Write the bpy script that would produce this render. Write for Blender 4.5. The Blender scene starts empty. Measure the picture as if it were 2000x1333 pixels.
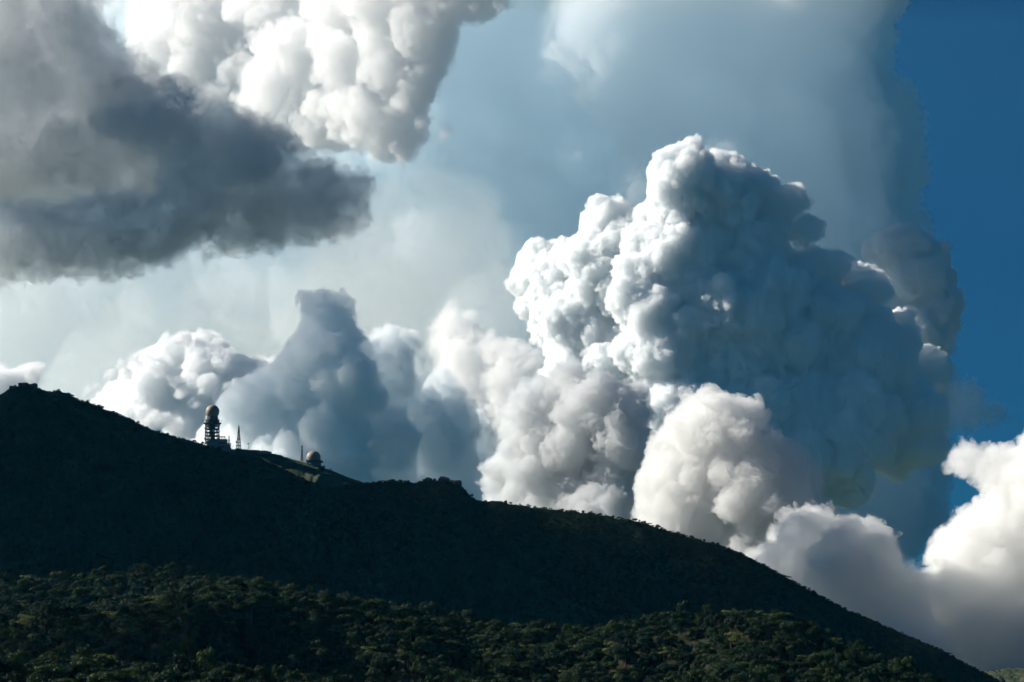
import bpy, math, random
import numpy as np
from mathutils import Vector, Matrix

S = bpy.context.scene
COL = S.collection
# ---------------------------------------------------------------- camera, sky, sun, exposure
FX = 4705.0                       # focal length in photo pixels
PITCH = math.radians(8.1)
CZ = 120.0                        # camera height
cam = bpy.data.cameras.new('camera')
cam_ob = bpy.data.objects.new('camera', cam)
COL.objects.link(cam_ob)
S.camera = cam_ob
cam.lens = 36 * FX / 2000
cam.clip_start = 1.0
cam.clip_end = 2.0e5
cam_ob.location = (0, 0, CZ)
cam_ob.rotation_euler = (math.pi / 2 + PITCH, 0, 0)

SAZ, SEL = math.radians(-76), math.radians(31)
world = bpy.data.worlds.new('World')
S.world = world
world.use_nodes = True
wn = world.node_tree
sky = wn.nodes.new('ShaderNodeTexSky')
sky.sky_type = 'NISHITA'
sky.sun_disc = False
sky.sun_elevation = SEL
sky.sun_rotation = SAZ
sky.altitude = 1500
sky.air_density = 1.0
sky.dust_density = 0.0
sky.ozone_density = 4.0
tint = wn.nodes.new('ShaderNodeMix')
tint.data_type = 'RGBA'
tint.blend_type = 'MULTIPLY'
tint.inputs[0].default_value = 1.0
wn.links.new(sky.outputs[0], tint.inputs[6])
tint.inputs[7].default_value = (0.03, 0.20, 0.34, 1)
wn.links.new(tint.outputs[2], wn.nodes['Background'].inputs[0])
wn.nodes['Background'].inputs[1].default_value = 0.06

sun = bpy.data.lights.new('sun', 'SUN')
sun.energy = 5.0
sun.angle = math.radians(0.53)
sun.color = (1.0, 0.945, 0.85)
sun_ob = bpy.data.objects.new('sun', sun)
COL.objects.link(sun_ob)
sun_ob.rotation_euler = Vector((math.sin(SAZ) * math.cos(SEL), math.cos(SAZ) * math.cos(SEL), math.sin(SEL))).to_track_quat('Z', 'Y').to_euler()

S.view_settings.view_transform = 'Standard'
S.view_settings.look = 'None'
S.view_settings.exposure = 0.7
S.view_settings.gamma = 1.0
S.cycles.max_bounces = 20
S.cycles.volume_bounces = 18
S.cycles.diffuse_bounces = 3
S.cycles.transparent_max_bounces = 16
S.cycles.use_denoising = True
S.cycles.use_adaptive_sampling = True
S.cycles.adaptive_threshold = 0.04


def ray(px, py):
    x = (px - 1000) / FX
    z = (666.5 - py) / FX
    c, s = math.cos(PITCH), math.sin(PITCH)
    return np.array([x, c - z * s, s + z * c])


def wpt(px, py, D):
    r = ray(px, py)
    return np.array([0, 0, CZ]) + r * (D / r[1])


def slope_of(py):                 # height gained per metre of distance for a photo row
    z = (666.5 - np.asarray(py, float)) / FX
    c, s = math.cos(PITCH), math.sin(PITCH)
    return (s + z * c) / (c - z * s)


# ---------------------------------------------------------------- helpers
def tag(o, label=None, cat=None, group=None, kind=None):
    if label: o['label'] = label
    if cat: o['category'] = cat
    if group: o['group'] = group
    if kind: o['kind'] = kind
    return o


def empty(name, loc, rz=0.0):
    o = bpy.data.objects.new(name, None)
    COL.objects.link(o)
    o.location = loc
    o.rotation_euler = (0, 0, rz)
    o.empty_display_size = 1
    return o


def np_mesh(name, verts, quads=None, tris=None):
    me = bpy.data.meshes.new(name)
    verts = np.asarray(verts, np.float32)
    me.vertices.add(len(verts))
    me.vertices.foreach_set('co', verts.ravel())
    faces = [f for f in (quads, tris) if f is not None and len(f)]
    loops = np.concatenate([np.asarray(f, np.int32).ravel() for f in faces])
    tot = np.concatenate([np.full(len(f), np.asarray(f).shape[1], np.int32) for f in faces])
    start = np.concatenate([[0], np.cumsum(tot)[:-1]]).astype(np.int32)
    me.loops.add(len(loops))
    me.loops.foreach_set('vertex_index', loops)
    me.polygons.add(len(tot))
    me.polygons.foreach_set('loop_start', start)
    me.update(calc_edges=True)
    me.validate()
    return me


def link(name, me, mat=None, parent=None):
    o = bpy.data.objects.new(name, me)
    COL.objects.link(o)
    if mat: me.materials.append(mat)
    if parent: o.parent = parent
    return o


class MB:
    """collects shapes, builds them as one mesh object"""
    def __init__(s): s.v = []; s.f = []

    def add(s, vs, fs):
        b = len(s.v)
        s.v += [tuple(x) for x in vs]
        s.f += [tuple(i + b for i in f) for f in fs]

    def box(s, c, d, rz=0.0, taper=1.0):
        cx, cy, cz = c
        hx, hy, hz = d[0] / 2, d[1] / 2, d[2] / 2
        vs = []
        for z, t in ((-hz, 1), (hz, taper)):
            for x, y in ((-hx, -hy), (hx, -hy), (hx, hy), (-hx, hy)):
                x *= t; y *= t
                vs.append((cx + x * math.cos(rz) - y * math.sin(rz), cy + x * math.sin(rz) + y * math.cos(rz), cz + z))
        s.add(vs, [(3, 2, 1, 0), (4, 5, 6, 7), (0, 1, 5, 4), (1, 2, 6, 5), (2, 3, 7, 6), (3, 0, 4, 7)])

    def bar(s, a, b, r, n=6, r2=None):
        a = Vector(a); b = Vector(b)
        d = (b - a).normalized()
        u = d.orthogonal().normalized(); w = d.cross(u)
        r2 = r if r2 is None else r2
        vs = []
        for p, q in ((a, r), (b, r2)):
            for i in range(n):
                t = 2 * math.pi * i / n
                vs.append(p + (u * math.cos(t) + w * math.sin(t)) * q)
        fs = [(i, (i + 1) % n, n + (i + 1) % n, n + i) for i in range(n)]
        fs += [tuple(range(n))[::-1], tuple(range(n, 2 * n))]
        s.add(vs, fs)

    def lathe(s, prof, c=(0, 0, 0), n=24):
        c = Vector(c)
        vs = [c + Vector((r * math.cos(2 * math.pi * i / n), r * math.sin(2 * math.pi * i / n), z)) for r, z in prof for i in range(n)]
        fs = []
        for k in range(len(prof) - 1):
            for i in range(n):
                j = (i + 1) % n
                fs.append((k * n + i, k * n + j, (k + 1) * n + j, (k + 1) * n + i))
        fs.append(tuple(range(n))[::-1])
        fs.append(tuple(range((len(prof) - 1) * n, len(prof) * n)))
        s.add(vs, fs)

    def ring(s, c, R, r, n=24, m=6):
        vs = []; fs = []
        for i in range(n):
            t = 2 * math.pi * i / n
            for k in range(m):
                q = 2 * math.pi * k / m
                rr = R + r * math.cos(q)
                vs.append((c[0] + rr * math.cos(t), c[1] + rr * math.sin(t), c[2] + r * math.sin(q)))
        for i in range(n):
            for k in range(m):
                fs.append((i * m + k, ((i + 1) % n) * m + k, ((i + 1) % n) * m + (k + 1) % m, i * m + (k + 1) % m))
        s.add(vs, fs)

    def build(s, name, mat, parent=None, smooth=False):
        me = bpy.data.meshes.new(name)
        me.from_pydata(s.v, [], s.f)
        if smooth:
            me.polygons.foreach_set('use_smooth', [True] * len(me.polygons))
        return link(name, me, mat, parent)


def mat_base(name):
    m = bpy.data.materials.new(name)
    m.use_nodes = True
    nt = m.node_tree
    return m, nt, nt.nodes['Principled BSDF']


def mat_noise(name, stops, scale, rough=0.85, detail=6, bump=0.0, metal=0.0, spec=0.2, scale2=None, stops2=None):
    """procedural material: a noise through a ramp, optionally crossed with a second coarser noise"""
    m, nt, bs = mat_base(name)
    tc = nt.nodes.new('ShaderNodeTexCoord')
    def layer(sc, st):
        no = nt.nodes.new('ShaderNodeTexNoise')
        no.inputs['Scale'].default_value = sc
        no.inputs['Detail'].default_value = detail
        no.inputs['Roughness'].default_value = 0.6
        nt.links.new(tc.outputs['Object'], no.inputs['Vector'])
        rp = nt.nodes.new('ShaderNodeValToRGB')
        el = rp.color_ramp.elements
        while len(el) < len(st): el.new(0.5)
        for e, (p, c) in zip(el, st):
            e.position = p; e.color = (*c, 1)
        nt.links.new(no.outputs['Fac'], rp.inputs[0])
        return no, rp
    no, rp = layer(scale, stops)
    out = rp.outputs[0]
    if scale2:
        n2, r2 = layer(scale2, stops2)
        mx = nt.nodes.new('ShaderNodeMix'); mx.data_type = 'RGBA'; mx.blend_type = 'MULTIPLY'
        mx.inputs[0].default_value = 1
        nt.links.new(out, mx.inputs[6]); nt.links.new(r2.outputs[0], mx.inputs[7])
        out = mx.outputs[2]
    nt.links.new(out, bs.inputs['Base Color'])
    bs.inputs['Roughness'].default_value = rough
    bs.inputs['Metallic'].default_value = metal
    bs.inputs['Specular IOR Level'].default_value = spec
    if bump:
        bp = nt.nodes.new('ShaderNodeBump')
        bp.inputs['Strength'].default_value = 0.6
        bp.inputs['Distance'].default_value = bump
        nt.links.new(no.outputs['Fac'], bp.inputs['Height'])
        nt.links.new(bp.outputs[0], bs.inputs['Normal'])
    return m


M = {}
M['hill'] = mat_noise('hillside', [(0.3, (.018, .028, .014)), (0.5, (.030, .042, .018)), (0.72, (.065, .070, .030))], 0.035, bump=1.2, detail=8, spec=0.05,
                      scale2=0.004, stops2=[(0.35, (.7, .75, .8)), (0.65, (1, 1, 1))])
M['grassy'] = mat_noise('grassy slope', [(0.3, (.035, .05, .035)), (0.5, (.055, .07, .045)), (0.75, (.08, .085, .055))], 0.05, bump=0.6, detail=8, spec=0.05,
                        scale2=0.012, stops2=[(0.35, (.75, .78, .8)), (0.65, (1, 1, 1))])
M['forest_floor'] = mat_noise('forest floor', [(0.3, (.012, .015, .008)), (0.7, (.03, .032, .015))], 0.1, spec=0.05)
M['ground'] = mat_noise('ground', [(0.3, (.02, .03, .015)), (0.7, (.05, .06, .03))], 0.01, spec=0.05)
M['rock'] = mat_noise('rock', [(0.3, (.05, .05, .045)), (0.7, (.13, .12, .10))], 0.5, bump=0.2)
M['bark'] = mat_noise('bark', [(0.3, (.05, .04, .03)), (0.7, (.12, .10, .08))], 3)
M['steel'] = mat_noise('galvanised steel', [(0.3, (.10, .11, .12)), (0.7, (.17, .18, .19))], 1.0, rough=0.6, metal=0.3)
M['dark_steel'] = mat_noise('dark painted steel', [(0.3, (.05, .055, .06)), (0.7, (.09, .095, .10))], 1.0, rough=0.6)
M['radome'] = mat_noise('radome shell', [(0.3, (.30, .27, .22)), (0.7, (.38, .34, .28))], 0.35, rough=0.5, bump=0.0)
M['concrete'] = mat_noise('concrete', [(0.3, (.20, .21, .22)), (0.7, (.30, .31, .32))], 0.4, rough=0.9)
M['dish'] = mat_noise('dish cover', [(0.3, (.42, .43, .44)), (0.7, (.55, .56, .56))], 1.0, rough=0.5)
M['window'] = mat_noise('dark glazing', [(0.3, (.02, .03, .04)), (0.7, (.04, .05, .06))], 1.0, rough=0.2, spec=0.5)


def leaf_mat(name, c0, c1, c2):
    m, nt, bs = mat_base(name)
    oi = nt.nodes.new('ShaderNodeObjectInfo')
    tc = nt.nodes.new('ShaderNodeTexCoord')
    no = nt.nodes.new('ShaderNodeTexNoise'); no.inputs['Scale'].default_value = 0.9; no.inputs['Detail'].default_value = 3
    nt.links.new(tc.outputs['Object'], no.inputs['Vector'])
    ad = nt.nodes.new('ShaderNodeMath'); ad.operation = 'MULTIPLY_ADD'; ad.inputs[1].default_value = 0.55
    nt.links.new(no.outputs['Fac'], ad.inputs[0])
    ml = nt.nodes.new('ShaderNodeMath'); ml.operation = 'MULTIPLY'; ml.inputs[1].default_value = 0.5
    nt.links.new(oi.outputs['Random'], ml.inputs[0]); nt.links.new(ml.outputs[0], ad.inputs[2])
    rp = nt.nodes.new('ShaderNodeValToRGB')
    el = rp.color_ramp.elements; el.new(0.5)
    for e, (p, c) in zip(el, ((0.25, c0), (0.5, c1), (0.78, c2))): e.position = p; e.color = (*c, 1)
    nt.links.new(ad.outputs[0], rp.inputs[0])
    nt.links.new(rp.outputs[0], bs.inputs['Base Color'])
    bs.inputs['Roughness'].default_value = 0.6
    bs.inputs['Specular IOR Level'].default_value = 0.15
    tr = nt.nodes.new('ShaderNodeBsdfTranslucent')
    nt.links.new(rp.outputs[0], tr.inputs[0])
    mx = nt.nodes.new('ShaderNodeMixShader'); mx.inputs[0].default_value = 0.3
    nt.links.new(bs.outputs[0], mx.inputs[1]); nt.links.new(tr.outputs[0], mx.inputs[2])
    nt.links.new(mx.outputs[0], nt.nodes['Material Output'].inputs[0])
    return m


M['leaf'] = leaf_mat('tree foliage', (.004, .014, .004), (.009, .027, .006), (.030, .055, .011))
M['leaf_pale'] = leaf_mat('yellowish foliage', (.06, .09, .025), (.10, .13, .035), (.15, .17, .05))
M['shrub'] = leaf_mat('shrub foliage', (.018, .030, .012), (.030, .045, .016), (.055, .065, .025))

# ---------------------------------------------------------------- terrain
rs0 = np.random.default_rng(7)


def tile2(n, beta, seed, lo=0.0):
    r = np.random.default_rng(seed)
    kx = np.fft.fftfreq(n)[:, None]; ky = np.fft.rfftfreq(n)[None]
    k = np.sqrt(kx ** 2 + ky ** 2); k[0, 0] = 1
    F = np.fft.rfft2(r.standard_normal((n, n))) * np.where(k > lo, k ** (-beta / 2), 0)
    v = np.fft.irfft2(F, s=(n, n))
    return v / v.std()


T1 = tile2(1024, 3.4, 11)
T2 = tile2(1024, 2.2, 12, lo=0.02)


def samp(T, x, y, per):
    n = T.shape[0]
    u = (np.asarray(x) / per * n) % n; v = (np.asarray(y) / per * n) % n
    i = np.floor(u).astype(int); j = np.floor(v).astype(int); a = u - i; b = v - j
    i %= n; j %= n
    return (T[i, j] * (1 - a) * (1 - b) + T[(i + 1) % n, j] * a * (1 - b) + T[i, (j + 1) % n] * (1 - a) * b + T[(i + 1) % n, (j + 1) % n] * a * b)


# each ridge: distance (may vary along the photo's width), crest row in the photo, height of what grows on it
RIDGES = [
    dict(n='knoll', D=[(-900, 930), (3000, 930)], cover=7.0,
         c=[(-900, 1330), (-300, 1305), (0, 1300), (150, 1290), (300, 1306), (450, 1303), (560, 1322), (700, 1345), (850, 1352), (1000, 1340), (1150, 1352), (1300, 1340), (1500, 1345), (1700, 1370), (2000, 1420), (3000, 1500)]),
    dict(n='forest', D=[(-900, 1300), (400, 1330), (900, 1380), (1400, 1320), (1800, 1250), (3000, 1200)], cover=7.0,
         c=[(-900, 1290), (-300, 1260), (0, 1236), (130, 1212), (240, 1195), (330, 1165), (420, 1140), (520, 1145), (600, 1165), (700, 1180), (800, 1193), (900, 1208), (1000, 1220), (1080, 1225), (1150, 1228), (1230, 1213), (1330, 1200), (1420, 1196), (1500, 1199), (1560, 1212), (1640, 1250), (1720, 1290), (1820, 1335), (1950, 1380), (2300, 1470), (3000, 1600)]),
    dict(n='back forest', D=[(-900, 1640), (3000, 1640)], cover=6.5,
         c=[(-900, 1210), (-400, 1190), (-150, 1165), (0, 1146), (100, 1135), (200, 1120), (290, 1113), (370, 1113), (450, 1128), (550, 1150), (650, 1180), (800, 1225), (1000, 1270), (1300, 1330), (3000, 1600)]),
    dict(n='mountain', D=[(-900, 2350), (0, 2300), (700, 2400), (1200, 2350), (3000, 2300)], cover=1.2,
         c=[(-900, 860), (-400, 850), (-150, 825), (0, 772), (20, 758), (50, 750), (70, 753), (85, 760), (120, 762), (150, 776), (190, 789), (215, 801), (250, 815), (300, 838), (340, 850), (380, 860), (410, 870), (450, 882), (490, 885), (515, 893), (560, 916), (610, 940), (660, 958), (720, 978), (800, 1008), (900, 1050), (1000, 1105), (1100, 1165), (1200, 1215), (1400, 1290), (1700, 1400), (3000, 1700)]),
    dict(n='ridge', D=[(-900, 2750), (700, 2750), (1500, 2650), (3000, 2600)], cover=1.3,
         c=[(-900, 950), (0, 900), (400, 905), (560, 945), (640, 957), (680, 947), (720, 942), (770, 938), (810, 941), (835, 937), (870, 936), (900, 944), (907, 953), (925, 970), (945, 979), (970, 976), (1000, 982), (1050, 990), (1150, 1000), (1200, 1009), (1250, 1017), (1290, 1030), (1320, 1040), (1400, 1064), (1450, 1085), (1500, 1110), (1550, 1138), (1600, 1166), (1650, 1192), (1700, 1213), (1750, 1236), (1800, 1258), (1850, 1283), (1900, 1312), (1940, 1335), (2050, 1390), (2300, 1500), (3000, 1700)]),
    dict(n='summit', D=[(-900, 3020), (3000, 3020)], cover=0.3,
         c=[(-900, 900), (0, 860), (250, 850), (350, 858), (395, 866), (430, 874), (470, 876), (510, 878), (540, 885), (580, 897), (600, 902), (625, 905), (640, 914), (680, 931), (710, 941), (800, 975), (1000, 1050), (1300, 1180), (1600, 1280), (1850, 1312), (1900, 1311), (1950, 1305), (2000, 1303), (2100, 1300), (2400, 1340), (3000, 1500)]),
]


def crest(k, px):
    r = RIDGES[k]
    D = np.interp(px, *zip(*r['D']))
    py = np.interp(px, *zip(*r['c']))
    return D, CZ + D * slope_of(py) - r['cover'] * 0.8


def heights(px, Y):
    """px (n,), Y (n,m) distances -> ground height"""
    n, m = Y.shape
    ds = [np.zeros(n), np.full(n, 60.0), np.full(n, 420.0)]
    hs = [np.full(n, CZ - 1.7), np.full(n, CZ - 8.0), np.full(n, CZ - 60.0)]
    cr = [crest(k, px) for k in range(len(RIDGES))]
    kinds = [0, 0, 0]
    drops = [10, 14, 34, 42, 40]
    fr = [0.22, 0.25, 0.30, 0.24, 0.35]
    for k, (D, Z) in enumerate(cr):
        ds.append(D); hs.append(Z); kinds.append(1)
        if k < len(cr) - 1:
            D2, Z2 = cr[k + 1]
            ds.append(D + (D2 - D) * fr[k]); hs.append(np.minimum(Z - drops[k] * 0.8, Z2 - drops[k])); kinds.append(0)
    D, Z = cr[-1]
    ds += [D + 700, D + 1600]; hs += [Z * 0.35, Z * 0]; kinds += [0, 0]
    ds = np.array(ds); hs = np.array(hs)
    Zo = np.zeros((n, m)); near = np.zeros((n, m))
    for i in range(len(ds) - 1):
        d0, d1 = ds[i][:, None], ds[i + 1][:, None]
        t = (Y - d0) / (d1 - d0)
        w = (t >= 0) & (t <= 1)
        s = t * t * (3 - 2 * t)
        tt = 0.5 * t + 0.5 * s
        z = hs[i][:, None] * (1 - tt) + hs[i + 1][:, None] * tt
        Zo = np.where(w, z, Zo)
        # distance to a crest in metres, to keep the skyline where it belongs
        if kinds[i]: near = np.where(w, (Y - d0), near)
        elif kinds[i + 1]: near = np.where(w, (d1 - Y), near)
        else: near = np.where(w, 400, near)
    return Zo, near


def ground_at(px, Y):
    px = np.asarray(px, float); Y = np.asarray(Y, float)
    sh = Y.shape
    Z, near = heights(px, Y)
    X = (px[:, None] - 1000) / FX * Y / math.cos(PITCH)
    a = np.clip(near / 130, 0, 1)
    gull = np.abs(samp(T1, X * 1.0, Y * 0.55, 900)) * -20 + samp(T1, X + 333, Y, 2600) * 9
    Z = Z + samp(T1, X + 51, Y * .8, 700) * 9 * np.clip(near / 90, 0, 1) * ((Y > 800) & (Y < 1760)) * np.clip((1760 - Y) / 120, 0, 1) * np.clip((Y - 800) / 100, 0, 1)
    Z = Z + gull * a * np.clip(Y / 1500, .15, 1) + samp(T2, X, Y, 900) * (0.4 + 1.0 * a) * np.clip(Y / 2000, .1, 1)
    return X, Z


def terrain():
    pxs = np.concatenate([np.linspace(-2600, -420, 130), np.linspace(-400, 2400, 1050), np.linspace(2420, 4600, 130)])
    Ys = np.concatenate([np.linspace(2, 800, 60), np.linspace(806, 1800, 190), np.linspace(1806, 3100, 300), np.linspace(3120, 4600, 50)])
    Y = np.repeat(Ys[None], len(pxs), 0)
    pc = np.clip(pxs, -900, 3000)
    X, Z = ground_at(pxs, Y)
    fade = np.clip(1 - (np.abs(pxs - 1000) - 2000) / 1500, 0, 1)[:, None]
    Z = Z * fade - 2 * (1 - fade)
    Z = np.where(Y > 4560, -2, Z)
    V = np.stack([X, Y, Z], -1)
    bands = [('near_ground', 0, 760, 'ground'), ('forested_hill', 760, 1760, 'forest_floor'), ('mountain', 1760, 2470, 'hill'), ('ridge', 2470, 2840, 'hill'), ('summit_hill', 2840, 4600, 'grassy')]
    for name, a, b, mt in bands:
        j = np.where((Ys >= a) & (Ys <= b))[0]
        j0, j1 = max(j[0] - 1, 0), j[-1] + 1
        sub = V[:, j0:j1]
        n, m = sub.shape[:2]
        idx = np.arange(n * m).reshape(n, m)
        q = np.stack([idx[:-1, :-1], idx[1:, :-1], idx[1:, 1:], idx[:-1, 1:]], -1).reshape(-1, 4)
        me = np_mesh(name, sub.reshape(-1, 3), quads=q)
        me.polygons.foreach_set('use_smooth', [True] * len(me.polygons))
        o = link(name, me, M[mt])
        tag(o, kind='structure')


terrain()
R_ = 90000
gm = MB()
gv = [(R_ * math.cos(t), R_ * math.sin(t), -6) for t in np.linspace(0, 2 * math.pi, 65)[:-1]]
gm.add(gv, [tuple(range(64))])
tag(gm.build('ground', M['ground']), kind='structure')


def surf(px, Y):
    """world points on the terrain for arrays of photo column and distance"""
    px = np.atleast_1d(px); Y = np.atleast_1d(Y)
    X, Z = ground_at(px, Y[:, None])
    return np.stack([X[:, 0], Y, Z[:, 0]], 1)


# ---------------------------------------------------------------- trees and shrubs
def leaf_cloud(rs, lumps, per, size):
    """leaf-sized quads scattered over the shells of a few irregular lumps"""
    C, N = [], []
    for (c, r) in lumps:
        k = int(per * (r[0] * r[1] * r[2]) ** (2 / 3))
        u = rs.standard_normal((k, 3)); u /= np.linalg.norm(u, axis=1)[:, None]
        rad = rs.uniform(.55, 1.08, k) ** 0.6
        p = np.array(c) + u * np.array(r) * rad[:, None]
        keep = u[:, 2] > rs.uniform(-.9, -.1, k)
        C.append(p[keep]); N.append((u + rs.standard_normal((k, 3)) * .45)[keep])
    C = np.concatenate(C); N = np.concatenate(N); N /= np.linalg.norm(N, axis=1)[:, None]
    T = np.cross(N, rs.standard_normal(N.shape)); T /= np.linalg.norm(T, axis=1)[:, None]
    B = np.cross(N, T)
    s = (size * rs.uniform(.6, 1.4, len(C)))[:, None]
    V = np.stack([C - T * s - B * s * .6, C + T * s - B * s * .6 + N * s * .2, C + T * s + B * s * .6, C - T * s + B * s * .6 - N * s * .2], 1).reshape(-1, 3)
    Q = np.arange(len(V)).reshape(-1, 4)
    return V, Q


def make_tree(seed, h, w, shape):
    rs = np.random.default_rng(seed)
    lumps = []
    nl = {'round': 16, 'flat': 18, 'tall': 13, 'loose': 15}[shape]
    for i in range(nl):
        a = rs.uniform(0, 2 * math.pi); q = math.sqrt(rs.uniform(0, 1))
        rad = q * w * .38
        if shape == 'flat': z = h * (.80 - .12 * q * q + rs.uniform(-.1, .05)); rz = .13 * h
        elif shape == 'tall': z = h * rs.uniform(.45, .9); rad *= 1.2 - z / h * .6; rz = .17 * h
        elif shape == 'loose': z = h * rs.uniform(.5, .9); rad *= 1.25; rz = .10 * h
        else: z = h * (.78 - .28 * q * q + rs.uniform(-.12, .06)); rz = .16 * h
        r = w * rs.uniform(.12, .2)
        lumps.append(((rad * math.cos(a), rad * math.sin(a), z), (r, r, rz * rs.uniform(.6, 1))))
    V, Q = leaf_cloud(rs, lumps, 150 if shape != 'loose' else 110, .17)
    crown = np_mesh('crown', V, quads=Q)
    crown.materials.append(M['leaf_pale'] if shape == 'loose' else M['leaf'])
    tb = MB()
    tb.bar((0, 0, -1.0), (0.1, 0, h * .35), .20, 7, .15)
    tb.bar((0.1, 0, h * .35), (0, .15, h * .62), .15, 7, .09)
    for c, r in lumps[::2]:
        z0 = h * rs.uniform(.3, .55)
        tb.bar((.08, .02, z0), c, .08, 5, .03)
    tm = bpy.data.meshes.new('trunk')
    tm.from_pydata(tb.v, [], tb.f)
    tm.materials.append(M['bark'])
    # one joined mesh for the far part of the wood
    V2 = np.concatenate([V, np.array(tb.v)])
    jm = bpy.data.meshes.new('wood_tree')
    jm.from_pydata(V2.tolist(), [], Q.tolist() + [tuple(i + len(V) for i in f) for f in tb.f])
    jm.materials.append(crown.materials[0]); jm.materials.append(M['bark'])
    mi = np.zeros(len(jm.polygons), np.int32); mi[len(Q):] = 1
    jm.polygons.foreach_set('material_index', mi)
    return crown, tm, jm


SPECS = [(1, 8.0, 7.5, 'round'), (2, 7.2, 8.5, 'flat'), (3, 9.0, 6.0, 'tall'), (4, 7.6, 7.0, 'round'), (5, 8.2, 8.0, 'flat'), (6, 7.0, 6.0, 'loose'), (7, 8.5, 7.0, 'round')]
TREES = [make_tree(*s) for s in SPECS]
KINDTXT = ['dense rounded dark green tree', 'wide flat topped green tree', 'tall narrow dark green tree', 'small rounded deep green tree', 'broad spreading green tree', 'loose yellowish green tree', 'full leafy mid green tree']

SHRUBS = []
for sd in range(4):
    rs = np.random.default_rng(50 + sd)
    lp = [((rs.uniform(-.7, .7), rs.uniform(-.7, .7), rs.uniform(.2, .7)), (rs.uniform(.45, .8),) * 3) for _ in range(5)]
    V, Q = leaf_cloud(rs, lp, 60, .22)
    me = np_mesh('shrub', V, quads=Q)
    me.materials.append(M['shrub'])
    SHRUBS.append(me)


def scatter(name, pts, scl, rot, pick, meshes, label, cat):
    """a mass of growth nobody could count, as one object: points carrying instances"""
    me = bpy.data.meshes.new(name)
    me.vertices.add(len(pts)); me.vertices.foreach_set('co', np.asarray(pts, np.float32).ravel())
    for nm, arr, ty in (('scl', scl, 'FLOAT'), ('rot', rot, 'FLOAT'), ('pick', pick, 'INT')):
        at = me.attributes.new(nm, ty, 'POINT')
        at.data.foreach_set('value', np.asarray(arr, np.float32 if ty == 'FLOAT' else np.int32))
    o = link(name, me)
    c = bpy.data.collections.new(name + ' kinds')
    for i, m_ in enumerate(meshes):
        c.objects.link(bpy.data.objects.new('%s %02d' % (name, i), m_))
    ng = bpy.data.node_groups.new(name, 'GeometryNodeTree')
    ng.interface.new_socket('Geometry', in_out='INPUT', socket_type='NodeSocketGeometry')
    ng.interface.new_socket('Geometry', in_out='OUTPUT', socket_type='NodeSocketGeometry')
    N = ng.nodes.new; L = ng.links.new
    gi, go = N('NodeGroupInput'), N('NodeGroupOutput')
    ci = N('GeometryNodeCollectionInfo'); ci.inputs['Collection'].default_value = c; ci.inputs['Separate Children'].default_value = True; ci.inputs['Reset Children'].default_value = True
    ip = N('GeometryNodeInstanceOnPoints'); ip.inputs['Pick Instance'].default_value = True
    def attr(nm, ty):
        a = N('GeometryNodeInputNamedAttribute'); a.data_type = ty; a.inputs['Name'].default_value = nm
        return [s for s in a.outputs if s.enabled][0]
    L(gi.outputs[0], ip.inputs['Points']); L(ci.outputs[0], ip.inputs['Instance'])
    L(attr('pick', 'INT'), ip.inputs['Instance Index']); L(attr('scl', 'FLOAT'), ip.inputs['Scale'])
    cx = N('ShaderNodeCombineXYZ'); L(attr('rot', 'FLOAT'), cx.inputs[2])
    er = N('FunctionNodeEulerToRotation'); L(cx.outputs[0], er.inputs[0]); L(er.outputs[0], ip.inputs['Rotation'])
    L(ip.outputs[0], go.inputs[0])
    md = o.modifiers.new(name, 'NODES'); md.node_group = ng
    tag(o, label, cat, kind='stuff')
    return o


rs = np.random.default_rng(21)


def jittered(px0, px1, y0, y1, sp):
    """points spread about sp metres apart over the terrain between two photo columns and two distances"""
    out = []
    y = y0
    while y < y1:
        st = sp * FX / y
        n = int((px1 - px0) / st)
        p = px0 + (np.arange(n) + rs.uniform(0, 1)) * st + rs.uniform(-.4, .4, n) * st
        out.append(np.stack([p, y + rs.uniform(-.45, .45, n) * sp], 1))
        y += sp * .9
    return np.concatenate(out)


P = jittered(-260, 2260, 830, 1740, 6.0)
W = surf(P[:, 0], P[:, 1])
# where each tree top lies in the picture, to find the ones that show largest
vy = (W[:, 2] + 7 - CZ) / W[:, 1]
c_, s_ = math.cos(PITCH), math.sin(PITCH)
py = 666.5 - FX * (vy * c_ - s_) / (c_ + vy * s_)
kind = rs.choice(len(SPECS), len(P), p=[.22, .18, .12, .16, .16, .06, .10])
scl = rs.uniform(.7, 1.3, len(P)) + .45 * (rs.uniform(0, 1, len(P)) > .86); rot = rs.uniform(0, 6.28, len(P))
# occlusion by nearer growth: keep the running lowest row per column
seen = np.zeros(len(P), bool)
low = np.full(260, 1338.0)
for i in np.argsort(W[:, 1]):
    b = int((P[i, 0] + 260) / 10)
    if 0 <= b < 260:
        if py[i] < low[b] - 5 and 5 < P[i, 0] < 1990:
            seen[i] = True
        lo = slice(max(b - 1, 0), b + 2)
        low[lo] = np.minimum(low[lo], py[i] + 3)
cand = np.where(seen)[0]
cand = cand[np.argsort(W[cand, 1])][:300]
near = np.zeros(len(P), bool); near[cand] = True
for i in cand:
    k = kind[i]
    t = empty('tree', W[i], rot[i])
    t.scale = (scl[i],) * 3
    f_ = P[i, 0]
    where = ['at the far left', 'below the radar tower', 'below the low radar ball', 'below the flat topped crag', 'left of the middle', 'right of the middle', 'below the thundercloud', 'near the right slope'][int(np.searchsorted([250, 520, 720, 950, 1150, 1350, 1600], f_))]
    row = ('in the front row' if py[i] > 1308 else 'one row back')
    size = 'big ' if scl[i] > 1.3 else ('low ' if scl[i] < .85 else '')
    tag(t, '%s%s %s, %s' % (size, KINDTXT[k], where, row), 'tree', 'trees in the nearest rows of the wood')
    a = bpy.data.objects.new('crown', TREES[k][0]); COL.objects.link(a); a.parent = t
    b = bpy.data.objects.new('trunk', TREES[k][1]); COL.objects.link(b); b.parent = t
f = ~near
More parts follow.
